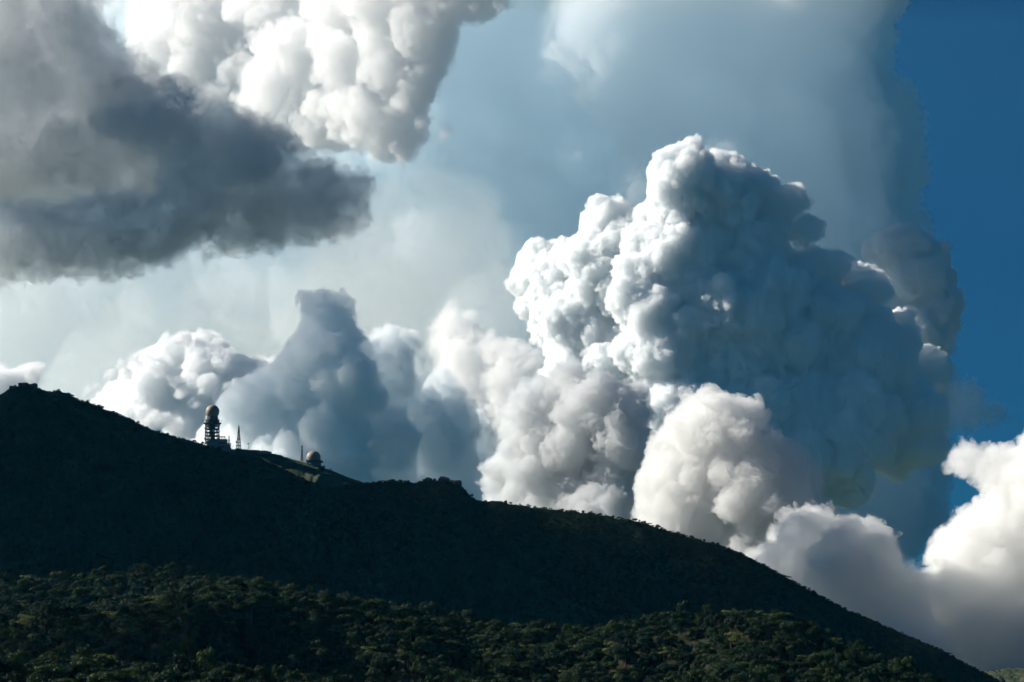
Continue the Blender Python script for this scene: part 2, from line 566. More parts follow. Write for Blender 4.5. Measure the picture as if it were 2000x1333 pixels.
scatter('forest', W[f], scl[f], rot[f], kind[f], [t[2] for t in TREES], 'unbroken dark green wood covering the low hill', 'forest')
print('trees', len(cand), 'wood', f.sum())

P = jittered(-150, 2150, 1765, 2500, 3.6)
W = surf(P[:, 0], P[:, 1])
dens = samp(T1, W[:, 0] + 90, W[:, 1] * 1.0, 500) + .7 * samp(T2, W[:, 0], W[:, 1], 300)
k = dens > rs.uniform(-1.6, .9, len(P))
P1, W1 = P[k], W[k]
P = jittered(560, 2100, 2505, 2830, 2.8)
W = surf(P[:, 0], P[:, 1])
dens = samp(T1, W[:, 0] + 90, W[:, 1] * 1.0, 500) + .7 * samp(T2, W[:, 0], W[:, 1], 300)
k = dens > rs.uniform(-2.0, .6, len(P))
P2, W2 = P[k], W[k]
P3 = jittered(300, 2100, 2850, 3060, 4.0)
k = rs.uniform(0, 1, len(P3)) < np.where(P3[:, 0] > 640, .5, .05)
P3 = P3[k]; W3 = surf(P3[:, 0], P3[:, 1])
for nm, W_, lo, hi, lab in (('shrubbery', W1, .6, 1.9, 'dark scrub covering the big mountain slope'), ('shrubbery', W2, .7, 2.1, 'dark bushes covering the long descending ridge'), ('shrubbery', W3, .4, 1.1, 'low scrub dotted over the pale summit slope')):
    n = len(W_)
    scatter(nm, W_, lo + (hi - lo) * rs.uniform(0, 1, n) ** 1.8, rs.uniform(0, 6.28, n), rs.integers(0, 4, n), SHRUBS, lab, 'scrub')
    print('shrubs', n)

# ---------------------------------------------------------------- radar station on the summit
U = 3020 / FX / math.cos(PITCH)          # metres per photo pixel at the station


def spot(px, D=3020.0, dz=0.0):
    p = surf(px, D)[0]
    return Vector((p[0], p[1], p[2] + dz))


def geodesic(mb_shell, mb_seam, c, R, zcut, n=28, m=16):
    """radome: a sphere cut at zcut (local z) with raised panel seams"""
    prof = []
    a0 = math.asin(max(-1, zcut / R))
    for k in range(m + 1):
        a = a0 + (math.pi / 2 - a0) * k / m
        prof.append((max(R * math.cos(a), .02), R * math.sin(a)))
    mb_shell.lathe(prof, c, n * 2)
    for k in range(2, m - 1, 3):
        a = a0 + (math.pi / 2 - a0) * k / m
        mb_seam.ring((c[0], c[1], c[2] + R * math.sin(a)), R * math.cos(a), .05, 40, 4)
    for i in range(12):
        t = 2 * math.pi * i / 12
        pts = []
        for k in range(0, m):
            a = a0 + (math.pi / 2 - a0) * k / m
            pts.append(Vector((c[0] + R * math.cos(a) * math.cos(t + .1 * k), c[1] + R * math.cos(a) * math.sin(t + .1 * k), c[2] + R * math.sin(a))))
        for p, q in zip(pts[:-1], pts[1:]): mb_seam.bar(p, q, .05, 4)


def railing(mb, R, z, h=1.1, n=16):
    mb.ring((0, 0, z + h), R, .06, n, 4); mb.ring((0, 0, z + h * .5), R, .04, n, 4)
    for i in range(n):
        t = 2 * math.pi * i / n
        mb.bar((R * math.cos(t), R * math.sin(t), z), (R * math.cos(t), R * math.sin(t), z + h), .05, 4)


def dish(mb, c, ang, r):
    d = Vector((math.cos(ang), math.sin(ang), 0)); c = Vector(c)
    mb.bar(c, c + d * r * .55, r, 14)
    mb.bar(c - d * r * .5, c, r * .35, 8, r * .9)
    mb.bar(c - d * r * 1.2, c - d * r * .5, .12, 5)


# main radar tower
tw = empty('radar_tower', spot(417.5, 3030, -2.0))
tag(tw, 'tall lattice radar tower crowded with round dishes under a big white ball', 'radar tower')
def zz(py): return (869 + 3 - py) * U            # local height of a photo row
zc = zz(795); R = 13.4 * U
sh, se = MB(), MB()
geodesic(sh, se, (0, 0, zc), R, -R * .72)
rd = sh.build('radome', M['radome'], tw, True)
se.build('panel_seam', M['radome'], rd)
f_ = MB(); f_.bar((0, 0, zc + R - .2), (0, 0, zc + R + .9), .55, 8, .3); f_.build('beacon', M['dark_steel'], rd)
cl_ = MB(); cl_.lathe([(9.2 * U, zz(807)), (10.6 * U, zz(805)), (10.6 * U, zz(811.5)), (9.9 * U, zz(812))], n=32)
for i in range(16):
    t = 2 * math.pi * i / 16; cl_.box((10.7 * U * math.cos(t), 10.7 * U * math.sin(t), zz(808)), (.5, .5, 3.2), t)
cl_.build('collar', M['steel'], tw)
dr = MB(); dr.lathe([(13.2 * U, zz(817)), (13.6 * U, zz(813)), (14.6 * U, zz(812.4)), (14.6 * U, zz(811.6)), (10 * U, zz(811.2))], n=32); dr.build('equipment_room', M['dark_steel'], tw)
pl = MB(); pl.lathe([(15 * U, zz(820)), (17.6 * U, zz(818.6)), (17.8 * U, zz(817.4)), (13 * U, zz(817.2))], n=32); plo = pl.build('platform', M['dark_steel'], tw)
rl = MB(); railing(rl, 17.4 * U, zz(817.4), 1.2, 26); railing(rl, 14.4 * U, zz(811.6), 1.1, 22)
for sx_ in (-1, 1):
    rl.bar((sx_ * 18.6 * U, 0, zz(818)), (sx_ * 18.6 * U, 0, zz(810)), .12, 5); rl.ring((sx_ * 18.6 * U, 0, zz(813)), 1.1, .1, 12, 4)
rl.build('railing', M['steel'], plo)
co_ = MB(); co_.lathe([(5.6 * U, -1), (5.6 * U, zz(820))], n=20)
for k in range(7): co_.lathe([(6.3 * U, zz(824 + 6 * k)), (6.3 * U, zz(823 + 6 * k))], n=16)
co_.build('lift_shaft', M['dark_steel'], tw)
RC = 13.8 * U
for i in range(12):
    t = 2 * math.pi * (i + .5) / 12
    lg = MB(); k0 = 1.12
    lg.bar((RC * k0 * math.cos(t), RC * k0 * math.sin(t), -1), (RC * math.cos(t), RC * math.sin(t), zz(855)), .32, 6)
    lg.bar((RC * math.cos(t), RC * math.sin(t), zz(855)), (RC * math.cos(t), RC * math.sin(t), zz(819)), .28, 6)
    lg.build('column', M['dark_steel'], tw)
levels = [823.5, 830.0, 836.5, 843.0, 850.5, 857.5]
br = MB()
for k, pyl in enumerate(levels):
    z = zz(pyl)
    gal = MB()
    gal.ring((0, 0, z), RC * 1.0, .42, 24, 4); gal.ring((0, 0, z), RC * .78, .3, 24, 4)
    for i in range(12):
        t = 2 * math.pi * (i + .5) / 12
        gal.bar((5.6 * U * math.cos(t), 5.6 * U * math.sin(t), z), (RC * math.cos(t), RC * math.sin(t), z), .26, 4)
    gal.lathe([(RC * .80, z - .12), (RC * 1.04, z - .12), (RC * 1.04, z + .12), (RC * .80, z + .12)], n=24)
    railing(gal, RC * 1.04, z, 1.1, 24)
    gal.build('gallery', M['dark_steel'], tw)
    if k < len(levels) - 1:
        z2 = zz(levels[k + 1])
        for i in range(0, 12, 2):
            t = 2 * math.pi * (i + .5) / 12; t2 = 2 * math.pi * (i + 1.5) / 12
            br.bar((RC * math.cos(t), RC * math.sin(t), z), (RC * math.cos(t2), RC * math.sin(t2), z2), .12, 4)
            br.bar((RC * math.cos(t2), RC * math.sin(t2), z), (RC * math.cos(t), RC * math.sin(t), z2), .12, 4)
br.build('bracing', M['steel'], tw)
dr_ = random.Random(4)
for k, pyl in enumerate(levels):
    n = 11
    for i in range(n):
        t = 2 * math.pi * (i + dr_.uniform(-.3, .3)) / n
        if math.sin(t) > .55: continue
        r = dr_.choice((.8, 1.0, 1.3, 1.6)); rr2 = RC * dr_.uniform(.86, 1.06)
        d_ = MB(); dish(d_, (rr2 * math.cos(t), rr2 * math.sin(t), zz(pyl) + 1.5), t + dr_.uniform(-.5, .5), r)
        d_.build('dish', M['dish'] if dr_.random() < .45 else M['steel'], tw)

# station building at the tower's foot
bl = empty('station_building', spot(430, 3012, -1.0))
tag(bl, 'grey blocky concrete station building at the foot of the dish covered tower', 'building')
w = MB(); w.box((0, 0, 6.0), (33 * U, 14, 15.4)); w.box((-11 * U, -4.5, 5.2), (20 * U, 6, 12.5)); w.box((19.5 * U, 2, 3.2), (7 * U, 9, 8.5))
w.box((27 * U, 3, 0.6), (10 * U, 6, 3.4)); w.build('wall', M['concrete'], bl)
w = MB(); w.box((0, 0, 14.0), (34.2 * U, 14.8, .6)); w.box((-11 * U, -4.5, 11.7), (20.8 * U, 6.6, .5)); w.box((19.5 * U, 2, 7.7), (7.6 * U, 9.6, .5)); w.build('roof_slab', M['dark_steel'], bl)
for k in range(5):
    w = MB(); w.box((-2 * U + k * 3.6 * U, -7.06, 9.5), (1.5, .3, 1.3)); w.build('window', M['window'], bl)
for k in range(3):
    w = MB(); w.box((1.5 * U + k * 5.0 * U, -7.06, 4.5), (1.7, .3, 1.4)); w.build('window', M['window'], bl)
w = MB()
for k in range(9):
    x = (-1 + k * 2.1) * U; w.bar((x, -6.5, 14.3), (x, -6.5, 16.8), .12, 5)
w.bar((-1 * U, -6.5, 16.8), (16 * U, -6.5, 16.8), .16, 5); w.bar((-1 * U, -6.5, 15.6), (16 * U, -6.5, 15.6), .1, 5)
w.build('roof_railing', M['dark_steel'], bl)
for k in range(4):
    w = MB(); w.box(((3.5 + k * 3.0) * U, -6.0, 17.4), (1.2, 1.0, 1.5)); w.bar(((3.5 + k * 3.0) * U, -6.0, 14.3), ((3.5 + k * 3.0) * U, -6.0, 17.0), .12, 5); w.build('box_antenna', M['dark_steel'], bl)  # small box antennas on posts along the roof rail
w = MB()
for sx_ in (-1, 1): w.box((21.5 * U + sx_ * 1.6, -1, 5.6), (.6, .6, 7.2))
w.box((21.5 * U, -1, 9.3), (4.4, 1.2, .9)); w.build('gantry', M['dark_steel'], bl)

# small white ball left of the tower foot
sb = MB(); sb.lathe([(.9, -1.5), (.9, .8), (1.5, 1.2), (2.0, 2.0), (2.15, 2.9), (1.9, 3.8), (1.2, 4.6), (.05, 4.95)], n=20)
o = sb.build('small_radome', M['radome'], None, True); o.location = spot(398.8, 3010, .2)
tag(o, 'tiny white dome beside the left foot of the dish covered tower', 'radome')


def lattice_mast(name, px, D, h, w0, w1, sect, label, r=.16, plats=(), dishes=(), whip=3.0, arms=(), mat='dark_steel', r1=None):
    t = empty(name, spot(px, D, -.3)); t.rotation_euler.z = .35
    tag(t, label, 'mast')
    fr, bc = MB(), MB()
    def pt(k, z):
        s = (w0 + (w1 - w0) * z / h) / 2
        return Vector(((-s, s, s, -s)[k], (-s, -s, s, s)[k], z))
    for k in range(4):
        fr.bar(pt(k, 0), pt(k, h), r, 5, (r1 or r * .7))
    for i in range(sect):
        za, zb = h * i / sect, h * (i + 1) / sect
        for k in range(4):
            bc.bar(pt(k, za), pt((k + 1) % 4, zb), r * .5, 4); bc.bar(pt((k + 1) % 4, za), pt(k, zb), r * .5, 4); bc.bar(pt(k, zb), pt((k + 1) % 4, zb), r * .6, 4)
    fr.build('frame', M[mat], t); bc.build('bracing', M[mat], t)
    wp = MB(); wp.bar((0, 0, h), (0, 0, h + whip), .14, 5, .06); wp.build('whip_antenna', M[mat], t)
    for z in plats:
        s = (w0 + (w1 - w0) * z / h)
        p = MB(); p.box((0, 0, z), (s * 1.16 + .4, s * 1.16 + .4, .55)); p.build('platform', M[mat], t)
    for z, L in arms:
        p = MB(); p.bar((-L, 0, z), (L, 0, z), .12, 5)
        for q in (-1, -.5, .5, 1): p.bar((L * q, 0, z - .7), (L * q, 0, z + .9), .1, 5)
        p.build('antenna_arm', M[mat], t)
    for z, ang, rr3, off in dishes:
        d_ = MB(); dish(d_, (math.cos(ang) * off, math.sin(ang) * off, z), ang, rr3); d_.build('dish', M['steel'], t)
    return t


lattice_mast('lattice_mast', 450.5, 3035, 36 * U, 3.0 * U, 1.0 * U, 12, 'slender pale lattice mast with a cross arm, between dish tower and thicker dark mast', .42, arms=((28 * U, 3.0 * U), (14 * U, 2.6 * U)), r1=.13, dishes=((11 * U, -.4, 1.1, 2.6), (9 * U, -.8, 1.0, 3.0), (12 * U, 3.5, .8, 1.6)), whip=3.5 * U, mat='steel')
lattice_mast('lattice_mast', 469.2, 3030, 53 * U, 9.4 * U, 1.0 * U, 13, 'tallest tapering dark lattice mast right of the station building', .22,
             plats=(2.2 * U, 8 * U, 14 * U, 20 * U, 26.5 * U, 40 * U, 47 * U), dishes=((21 * U, 3.4, 1.2, 4.6 * U), (33 * U, -1.2, .8, 1.6 * U), (44 * U, -.3, .7, 1.0 * U), (28 * U, -.9, .8, 2.0 * U)), whip=4 * U, r1=.2)
# cable core of the thick mast keeps it dark down its middle
lattice_mast('lattice_mast', 592.4, 3020, 29 * U, 3.9 * U, 1.2 * U, 7, 'thin lattice mast with a knob on top standing left of the low white dome', .24, plats=(10 * U, 20 * U), whip=4 * U)
kb = MB(); kb.lathe([(.3, 28 * U), (1.0, 29 * U), (1.1, 30 * U), (.3, 31 * U)], n=10)
mast3 = [o for o in bpy.data.objects if o.name == 'lattice_mast.002'][0]
kb.build('beacon', M['dark_steel'], mast3)
cc = MB(); cc.bar((0, 0, 0), (0, 0, 47 * U), .42, 6, .3); cc.build('cable_ladder', M['dark_steel'], bpy.data.objects['lattice_mast.001'])

p = MB(); p.bar((0, 0, -1), (0, 0, 10 * U), .24, 6, .18); p.bar((-1.7 * U, 0, 9.4 * U), (1.9 * U, 0, 9.7 * U), .22, 6)
for q in (-1.4, 0, 1.5): p.box((q * U, 0, 10.1 * U), (1.0, .8, .7))
o = p.build('antenna_pole', M['dark_steel']); o.location = spot(488.6); tag(o, 'short dark pole with a cross bar on the grassy crest right of the masts', 'pole')
p = MB(); p.bar((0, 0, -1), (0, 0, 7.5 * U), .13, 6, .07)
o = p.build('thin_pole', M['dark_steel']); o.location = spot(515.4); tag(o, 'very thin bare pole standing beside the low hipped shed on the crest', 'pole')

sd_ = empty('shed', spot(519, 3016, -.6)); sd_.rotation_euler.z = -.15
tag(sd_, 'low grey shed with a flat pitched roof on the grassy crest', 'shed')
p = MB(); p.box((0, 0, .5), (27 * U, 8, 2.2)); p.build('wall', M['concrete'], sd_)
p = MB(); p.add([(-14.5 * U, -4.6, 1.65), (14.5 * U, -4.6, 1.65), (14.5 * U, 4.6, 1.65), (-14.5 * U, 4.6, 1.65), (-4 * U, 0, 3.6), (3 * U, 0, 3.6)], [(0, 1, 5, 4), (1, 2, 5), (2, 3, 4, 5), (3, 0, 4), (3, 2, 1, 0)])
p.build('roof', M['steel'], sd_)

# second radome on its deck
r2 = empty('radar_dome', spot(614.7, 3020, 0)); tag(r2, 'big pale radar ball on a low deck at the end of the crest', 'radar dome')
zb = r2.location.z
def zr(py): return float(CZ + 3020 * slope_of(py)) - zb
sh, se = MB(), MB(); R = 14.2 * U
geodesic(sh, se, (0, 0, zr(894.6)), R, -R * .45)
rd = sh.build('radome', M['radome'], r2, True); se.build('panel_seam', M['radome'], rd)
f_ = MB(); f_.bar((0, 0, zr(894.6) + R - .2), (0, 0, zr(894.6) + R + .9), .5, 8, .3); f_.build('beacon', M['dark_steel'], rd)
p = MB(); p.box((2.6 * U, 0, zr(902)), (31 * U, 30 * U, 1.5)); dk = p.build('deck', M['dark_steel'], r2)
p = MB()
for k in range(12):
    x = -12.5 * U + k * 2.75 * U; p.bar((x, -14.5 * U, zr(901)), (x, -14.5 * U, zr(899.2)), .07, 4)
p.bar((-12.5 * U, -14.5 * U, zr(899.2)), (17.8 * U, -14.5 * U, zr(899.2)), .07, 4); p.build('railing', M['steel'], dk)
for x in (-10, -2, 6, 14):
    for y in (-11, 11):
        p = MB(); p.box((x * U, y * U, zr(902) - 4.2), (1.1, 1.1, 7)); p.build('pillar', M['concrete'], r2)
p = MB(); p.box((7 * U, -5 * U, zr(902) - 3.2), (16 * U, 10 * U, 4.8)); p.build('plant_room', M['concrete'], r2)

b = empty('bush', spot(635.6, 3012, -.4)); tag(b, 'round dark bush on a stem just right of the low radar ball', 'bush')
o = bpy.data.objects.new('foliage', SHRUBS[1]); COL.objects.link(o); o.parent = b; o.scale = (1.7, 1.7, 2.0); o.location = (0, 0, 1.4)
p = MB(); p.bar((0, 0, -.5), (0, 0, 2.4), .22, 6, .12); p.build('stem', M['bark'], b)

fe = empty('fence', spot(565, 3018, 0)); tag(fe, 'low wire fence running down the crest between shed and thin mast', 'fence')
last = None
for k in range(9):
    q = spot(541 + k * 5.6, 3018) - fe.location
    p = MB(); p.bar(q - Vector((0, 0, .5)), q + Vector((0, 0, 1.9)), .13, 5); p.build('post', M['dark_steel'], fe)
    if last is not None:
        wq = MB()
        for hh in (.7, 1.3, 1.8): wq.bar(last + Vector((0, 0, hh)), q + Vector((0, 0, hh)), .035, 4)
        wq.build('wire', M['steel'], fe)
    last = q


# boulders on the skyline
def boulder(px, k, sx, sz, seed, label):
    D, Z = crest(k, np.array([float(px)]))
    r = np.random.default_rng(seed)
    bm = MB()
    n, m_ = 14, 9; vs = []
    ph = r.uniform(0, 6, 6)
    for j in range(m_ + 1):
        a = -math.pi / 2 + math.pi * j / m_
        for i in range(n):
            t = 2 * math.pi * i / n
            q = 1 + .16 * math.sin(2 * t + ph[0]) * math.cos(a) + .13 * math.sin(3 * t + ph[1] + 2 * a) + .08 * math.sin(5 * a + ph[2] + t) + r.uniform(-.05, .05) * math.cos(a)
            v = Vector((math.cos(t) * math.cos(a), math.sin(t) * math.cos(a), math.sin(a))) * q
            v = Vector([max(-.72, min(.72, c)) for c in v])
            vs.append((v.x * sx, v.y * sx, v.z * sz))
    fs = [(j * n + i, j * n + (i + 1) % n, (j + 1) * n + (i + 1) % n, (j + 1) * n + i) for j in range(m_) for i in range(n)]
    bm.add(vs, fs)
    o = bm.build('boulder', M['rock'])
    p = surf(float(px), float(D[0]))[0]
    o.location = (p[0], p[1], p[2] - sz * .25); o.rotation_euler = (r.uniform(-.2, .2), r.uniform(-.3, .3), r.uniform(0, 3))
    tag(o, label, 'boulder', 'boulders on the skyline')


for i, (px_, sx_, sz_, lb) in enumerate([(222, 3.4, 3.0, 'broad dark boulder, first of the row on the left skyline'), (231, 2.2, 2.4, 'small dark boulder second in the row on the left skyline'), (243, 2.0, 2.2, 'small dark boulder in the middle of the row on the left skyline'),
                                         (255, 2.4, 2.4, 'squat dark boulder second from the low end of the skyline row'), (262, 2.6, 3.3, 'upright dark boulder at the low end of the skyline row'), (28, 4.5, 3.5, 'dark rock lump on the left shoulder of the highest peak'),
                                         (48, 6.5, 4.0, 'large dark rock crowning the highest peak at the left'), (66, 5.0, 3.6, 'dark rock on the right shoulder of the highest peak')]):
    boulder(px_, 3, sx_, sz_, 80 + i, lb)
for i, (px_, sx_, sz_, lb) in enumerate([(838, 5.5, 4.0, 'rock slab at the left end of the flat topped crag'), (868, 7.5, 4.6, 'widest rock slab in the middle of the flat topped crag'), (893, 6.5, 5.2, 'steep rock block at the cliff end of the flat topped crag')]):
    boulder(px_, 4, sx_, sz_, 95 + i, lb)

# ---------------------------------------------------------------- haze round the hills
hz = MB(); hz.box((0, 2000, 300), (3400, 4600, 620))
m = bpy.data.materials.new('haze'); m.use_nodes = True; nt = m.node_tree; nt.nodes.clear()
out = nt.nodes.new('ShaderNodeOutputMaterial'); pv = nt.nodes.new('ShaderNodeVolumePrincipled')
pv.inputs['Color'].default_value = (.08, .6, 1, 1); pv.inputs['Density'].default_value = 9e-6; pv.inputs['Anisotropy'].default_value = .2
nt.links.new(pv.outputs[0], out.inputs['Volume'])
tag(hz.build('haze', m), kind='stuff')


def far_air(y0, y1, den, col, g):
    b = MB(); b.box((0, (y0 + y1) / 2, 3400), (26000, y1 - y0, 6900))
    m = bpy.data.materials.new('distant air'); m.use_nodes = True; nt = m.node_tree; nt.nodes.clear()
    out = nt.nodes.new('ShaderNodeOutputMaterial'); pv = nt.nodes.new('ShaderNodeVolumePrincipled')
    pv.inputs['Color'].default_value = (*col, 1); pv.inputs['Density'].default_value = den; pv.inputs['Anisotropy'].default_value = g
    nt.links.new(pv.outputs[0], out.inputs['Volume'])
    tag(b.build('distant_haze', m), kind='stuff')


far_air(10150, 11150, 0.9e-4, (.16, .58, .92), .45)
far_air(22500, 24100, 0.68e-4, (.14, .55, .92), .5)

# ---------------------------------------------------------------- clouds
def fbm3(shape, r, beta=3.2, lo=0.0):
    k = np.meshgrid(*[np.fft.fftfreq(n) for n in shape[:2]], np.fft.rfftfreq(shape[2]), indexing='ij')
    kk = np.sqrt(k[0] ** 2 + k[1] ** 2 + k[2] ** 2).astype(np.float32); kk[0, 0, 0] = 1
    F = np.fft.rfftn(r.standard_normal(shape).astype(np.float32))
    F *= np.where(kk > lo, kk ** (-beta / 2), 0)
    v = np.fft.irfftn(F, s=shape, axes=(0, 1, 2))
    return (v / v.std()).astype(np.float32)


def inside(poly, p):
    x, y = p[:, 0], p[:, 1]; c = np.zeros(len(p), bool)
    for (x0, y0), (x1, y1) in zip(poly, poly[1:] + poly[:1]):
        if y0 == y1: continue
        m = ((y0 > y) != (y1 > y)) & (x < (x1 - x0) * (y - y0) / (y1 - y0) + x0)
        c ^= m
    return c


def edge_dist(poly, p):
    d = np.full(len(p), 1e9)
    for a, b in zip(poly, poly[1:] + poly[:1]):
        a = np.array(a, float); b = np.array(b, float); ab = b - a
        t = np.clip(((p - a) @ ab) / max(ab @ ab, 1e-9), 0, 1)
        d = np.minimum(d, np.linalg.norm(p - a - t[:, None] * ab, axis=1))
    return d


def pack(poly, rmin, rmax, depth, seed, shrink=.85, gap=.62, prof=((0, 0), (1, 0)), maxd=1e9):
    """puffs of many sizes that fill an outline: large in its heart, small along its rim"""
    r = np.random.default_rng(seed)
    P = np.array(poly, float)
    c = r.uniform(P.min(0), P.max(0), (9000, 2)); c = c[inside(poly, c)]
    d = edge_dist(poly, c)
    rad = np.minimum(d * shrink, rmax * r.uniform(.45, 1, len(c)))
    o = np.argsort(-rad); c, d, rad = c[o], d[o], rad[o]
    k = d < maxd; c, d, rad = c[k], d[k], rad[k]
    out = []
    for (x, y), dd, q in zip(c, d, rad):
        if q < rmin: break
        dz = r.uniform(-1, 1) * depth * min(1, dd / (rmax * 1.3))
        if all((x - a[0]) ** 2 + (y - a[1]) ** 2 + ((dz - a[3]) * .5) ** 2 > (gap * max(q, a[2]) + .25 * q) ** 2 for a in out):
            out.append((x, y, q, dz))
    return lean(out, prof)


def shrink(puffs, k):
    return [(x, y, q * k, d) for x, y, q, d in puffs]


def lean(puffs, prof):
    xs, zs = zip(*prof)
    return [(x, y, q, dz + float(np.interp(x, xs, zs))) for x, y, q, dz in puffs]


def cloud_field(puffs, D, vox, nch, rr, namp, beta, seed, zs=1.0):
    r = np.random.default_rng(seed); m = D / FX
    P = np.array([wpt(x, y, D) + np.array([0, d * m, 0]) for x, y, q, d in puffs]); R = np.array([q * m for x, y, q, d in puffs])
    aP, aR = [P], [R]; cP, cR = P, R
    for l, kn in enumerate(nch):
        nP, nR = [], []
        for p, q0 in zip(cP, cR):
            u = r.standard_normal((kn, 3)); u /= np.linalg.norm(u, axis=1)[:, None]
            q = q0 * r.uniform(rr[0], rr[1], kn); c = p + u * (q0 - q * r.uniform(.1, .6, kn))[:, None]
            ok = (q > vox * m * 1.2) & (u[:, 1] < .5)
            c, q = c[ok], q[ok]
            if not len(c): continue
            d = (np.linalg.norm(c[:, None] - P[None], axis=2) - R[None]).min(1)
            ok = d > -q * (.8 if l == 0 else 2.0)
            nP.append(c[ok]); nR.append(q[ok])
        if not nP: break
        cP = np.concatenate(nP); cR = np.concatenate(nR); aP.append(cP); aR.append(cR)
    AP = np.concatenate(aP); AR = np.concatenate(aR); v = vox * m; pad = 7 * v
    mn = (AP - AR[:, None]).min(0) - pad; mx = (AP + AR[:, None]).max(0) + pad
    n = np.ceil((mx - mn) / v).astype(int) + 1; n += n % 2; mx = mn + (n - 1) * v
    B = 3 + 2.4 * namp
    f = np.full(n, -B * v, dtype=np.float32)
    w3 = B * v
    for p, q in zip(AP, AR):
        a = np.maximum(np.floor((p - q - w3 - mn) / v).astype(int), 0); b = np.minimum(np.ceil((p + q + w3 - mn) / v).astype(int) + 1, n)
        ax = [((np.arange(a[i], b[i]) * v + mn[i] - p[i]) ** 2).astype(np.float32) for i in range(3)]
        d = q - np.sqrt(ax[0][:, None, None] + ax[1][None, :, None] + ax[2][None, None, :])
        w = f[a[0]:b[0], a[1]:b[1], a[2]:b[2]]; np.maximum(w, d, out=w)
    if namp: f += np.clip(fbm3(tuple(n), r, beta), -2.3, 2.3) * (namp * v)
    f = f / v + 30
    f[[0, -1]] = 1; f[:, [0, -1]] = 1; f[:, :, [0, -1]] = 1
    print('  grid', n, round(n.prod() / 1e6, 1), 'M, balls', len(AR))
    return f, mn, mx


def grid_to_mesh(vals, mn, mx, iso):
    n = vals.shape
    me = bpy.data.meshes.new('grid'); me.vertices.add(vals.size)
    a = me.attributes.new('d', 'FLOAT', 'POINT'); a.data.foreach_set('value', np.ascontiguousarray(vals, dtype=np.float32).ravel())
    ob = bpy.data.objects.new('grid', me); COL.objects.link(ob)
    ng = bpy.data.node_groups.new('grid', 'GeometryNodeTree')
    ng.interface.new_socket('Geometry', in_out='INPUT', socket_type='NodeSocketGeometry')
    ng.interface.new_socket('Geometry', in_out='OUTPUT', socket_type='NodeSocketGeometry')
    N = ng.nodes.new; L = ng.links.new
    gi = N('NodeGroupInput'); go = N('NodeGroupOutput'); pos = N('GeometryNodeInputPosition')
    sub = N('ShaderNodeVectorMath'); sub.operation = 'SUBTRACT'; L(pos.outputs[0], sub.inputs[0]); sub.inputs[1].default_value = mn
    mul = N('ShaderNodeVectorMath'); mul.operation = 'MULTIPLY'; L(sub.outputs[0], mul.inputs[0])
    mul.inputs[1].default_value = [(n[i] - 1) / (mx[i] - mn[i]) for i in range(3)]
    add = N('ShaderNodeVectorMath'); add.operation = 'ADD'; L(mul.outputs[0], add.inputs[0]); add.inputs[1].default_value = (.5, .5, .5)
    fl = N('ShaderNodeVectorMath'); fl.operation = 'FLOOR'; L(add.outputs[0], fl.inputs[0])
    sx = N('ShaderNodeSeparateXYZ'); L(fl.outputs[0], sx.inputs[0])
    def I(s):
        q = N('FunctionNodeFloatToInt'); L(s, q.inputs[0]); return q.outputs[0]
    def im(op, a, b):
        q = N('FunctionNodeIntegerMath'); q.operation = op
        for k, v in enumerate((a, b)):
            if isinstance(v, int): q.inputs[k].default_value = v
            else: L(v, q.inputs[k])
        return q.outputs[0]
    idx = im('ADD', im('MULTIPLY', im('ADD', im('MULTIPLY', I(sx.outputs[0]), int(n[1])), I(sx.outputs[1])), int(n[2])), I(sx.outputs[2]))
    na = N('GeometryNodeInputNamedAttribute'); na.inputs['Name'].default_value = 'd'
    si = N('GeometryNodeSampleIndex'); L(gi.outputs[0], si.inputs[0]); L(na.outputs[0], si.inputs[1]); L(idx, si.inputs['Index'])
    vc = N('GeometryNodeVolumeCube'); L(si.outputs[0], vc.inputs['Density'])
    vc.inputs['Min'].default_value = mn; vc.inputs['Max'].default_value = mx
    for i, k in enumerate('XYZ'): vc.inputs['Resolution ' + k].default_value = int(n[i])
    vm = N('GeometryNodeVolumeToMesh'); vm.inputs['Threshold'].default_value = iso
    L(vc.outputs[0], vm.inputs[0]); L(vm.outputs[0], go.inputs[0])
    mod = ob.modifiers.new('grid', 'NODES'); mod.node_group = ng
    dg = bpy.context.evaluated_depsgraph_get(); dg.update()
    out = bpy.data.meshes.new_from_object(ob.evaluated_get(dg), depsgraph=dg)
    bpy.data.objects.remove(ob); bpy.data.meshes.remove(me); bpy.data.node_groups.remove(ng)
    return out


def cloud_mat(den, g, col=(.999, .999, .999)):  # bluish col values put distance haze and bluer shade into the vapour colour
    m = bpy.data.materials.new('cloud vapour')
    m.use_nodes = True; nt = m.node_tree; nt.nodes.clear()
    out = nt.nodes.new('ShaderNodeOutputMaterial'); pv = nt.nodes.new('ShaderNodeVolumePrincipled')
    pv.inputs['Color'].default_value = (*col, 1); pv.inputs['Density'].default_value = den; pv.inputs['Anisotropy'].default_value = g
    nt.links.new(pv.outputs[0], out.inputs['Volume'])
    return m


import time
ONLY = None
NAMES = []


def cloud(name, puffs, D, vox, den, g, label, nch=(26, 12), rr=(.2, .42), namp=1.6, beta=3.0, seed=1, col=(.999, .999, .999)):
    if ONLY and name not in ONLY.split(','): return
    t = time.time()
    fld, mn, mx = cloud_field(puffs, D, vox, nch, rr, namp, beta, seed)
    me = grid_to_mesh(fld, list(mn), list(mx), 30.0)
    me.name = 'cloud'
    me.materials.clear()
    o = link('cloud', me, cloud_mat(den, g, col))
    tag(o, label, 'cloud', 'clouds behind the hills')
    print('cloud', name, len(puffs), len(me.polygons), round(time.time() - t, 1), 's')
    return o


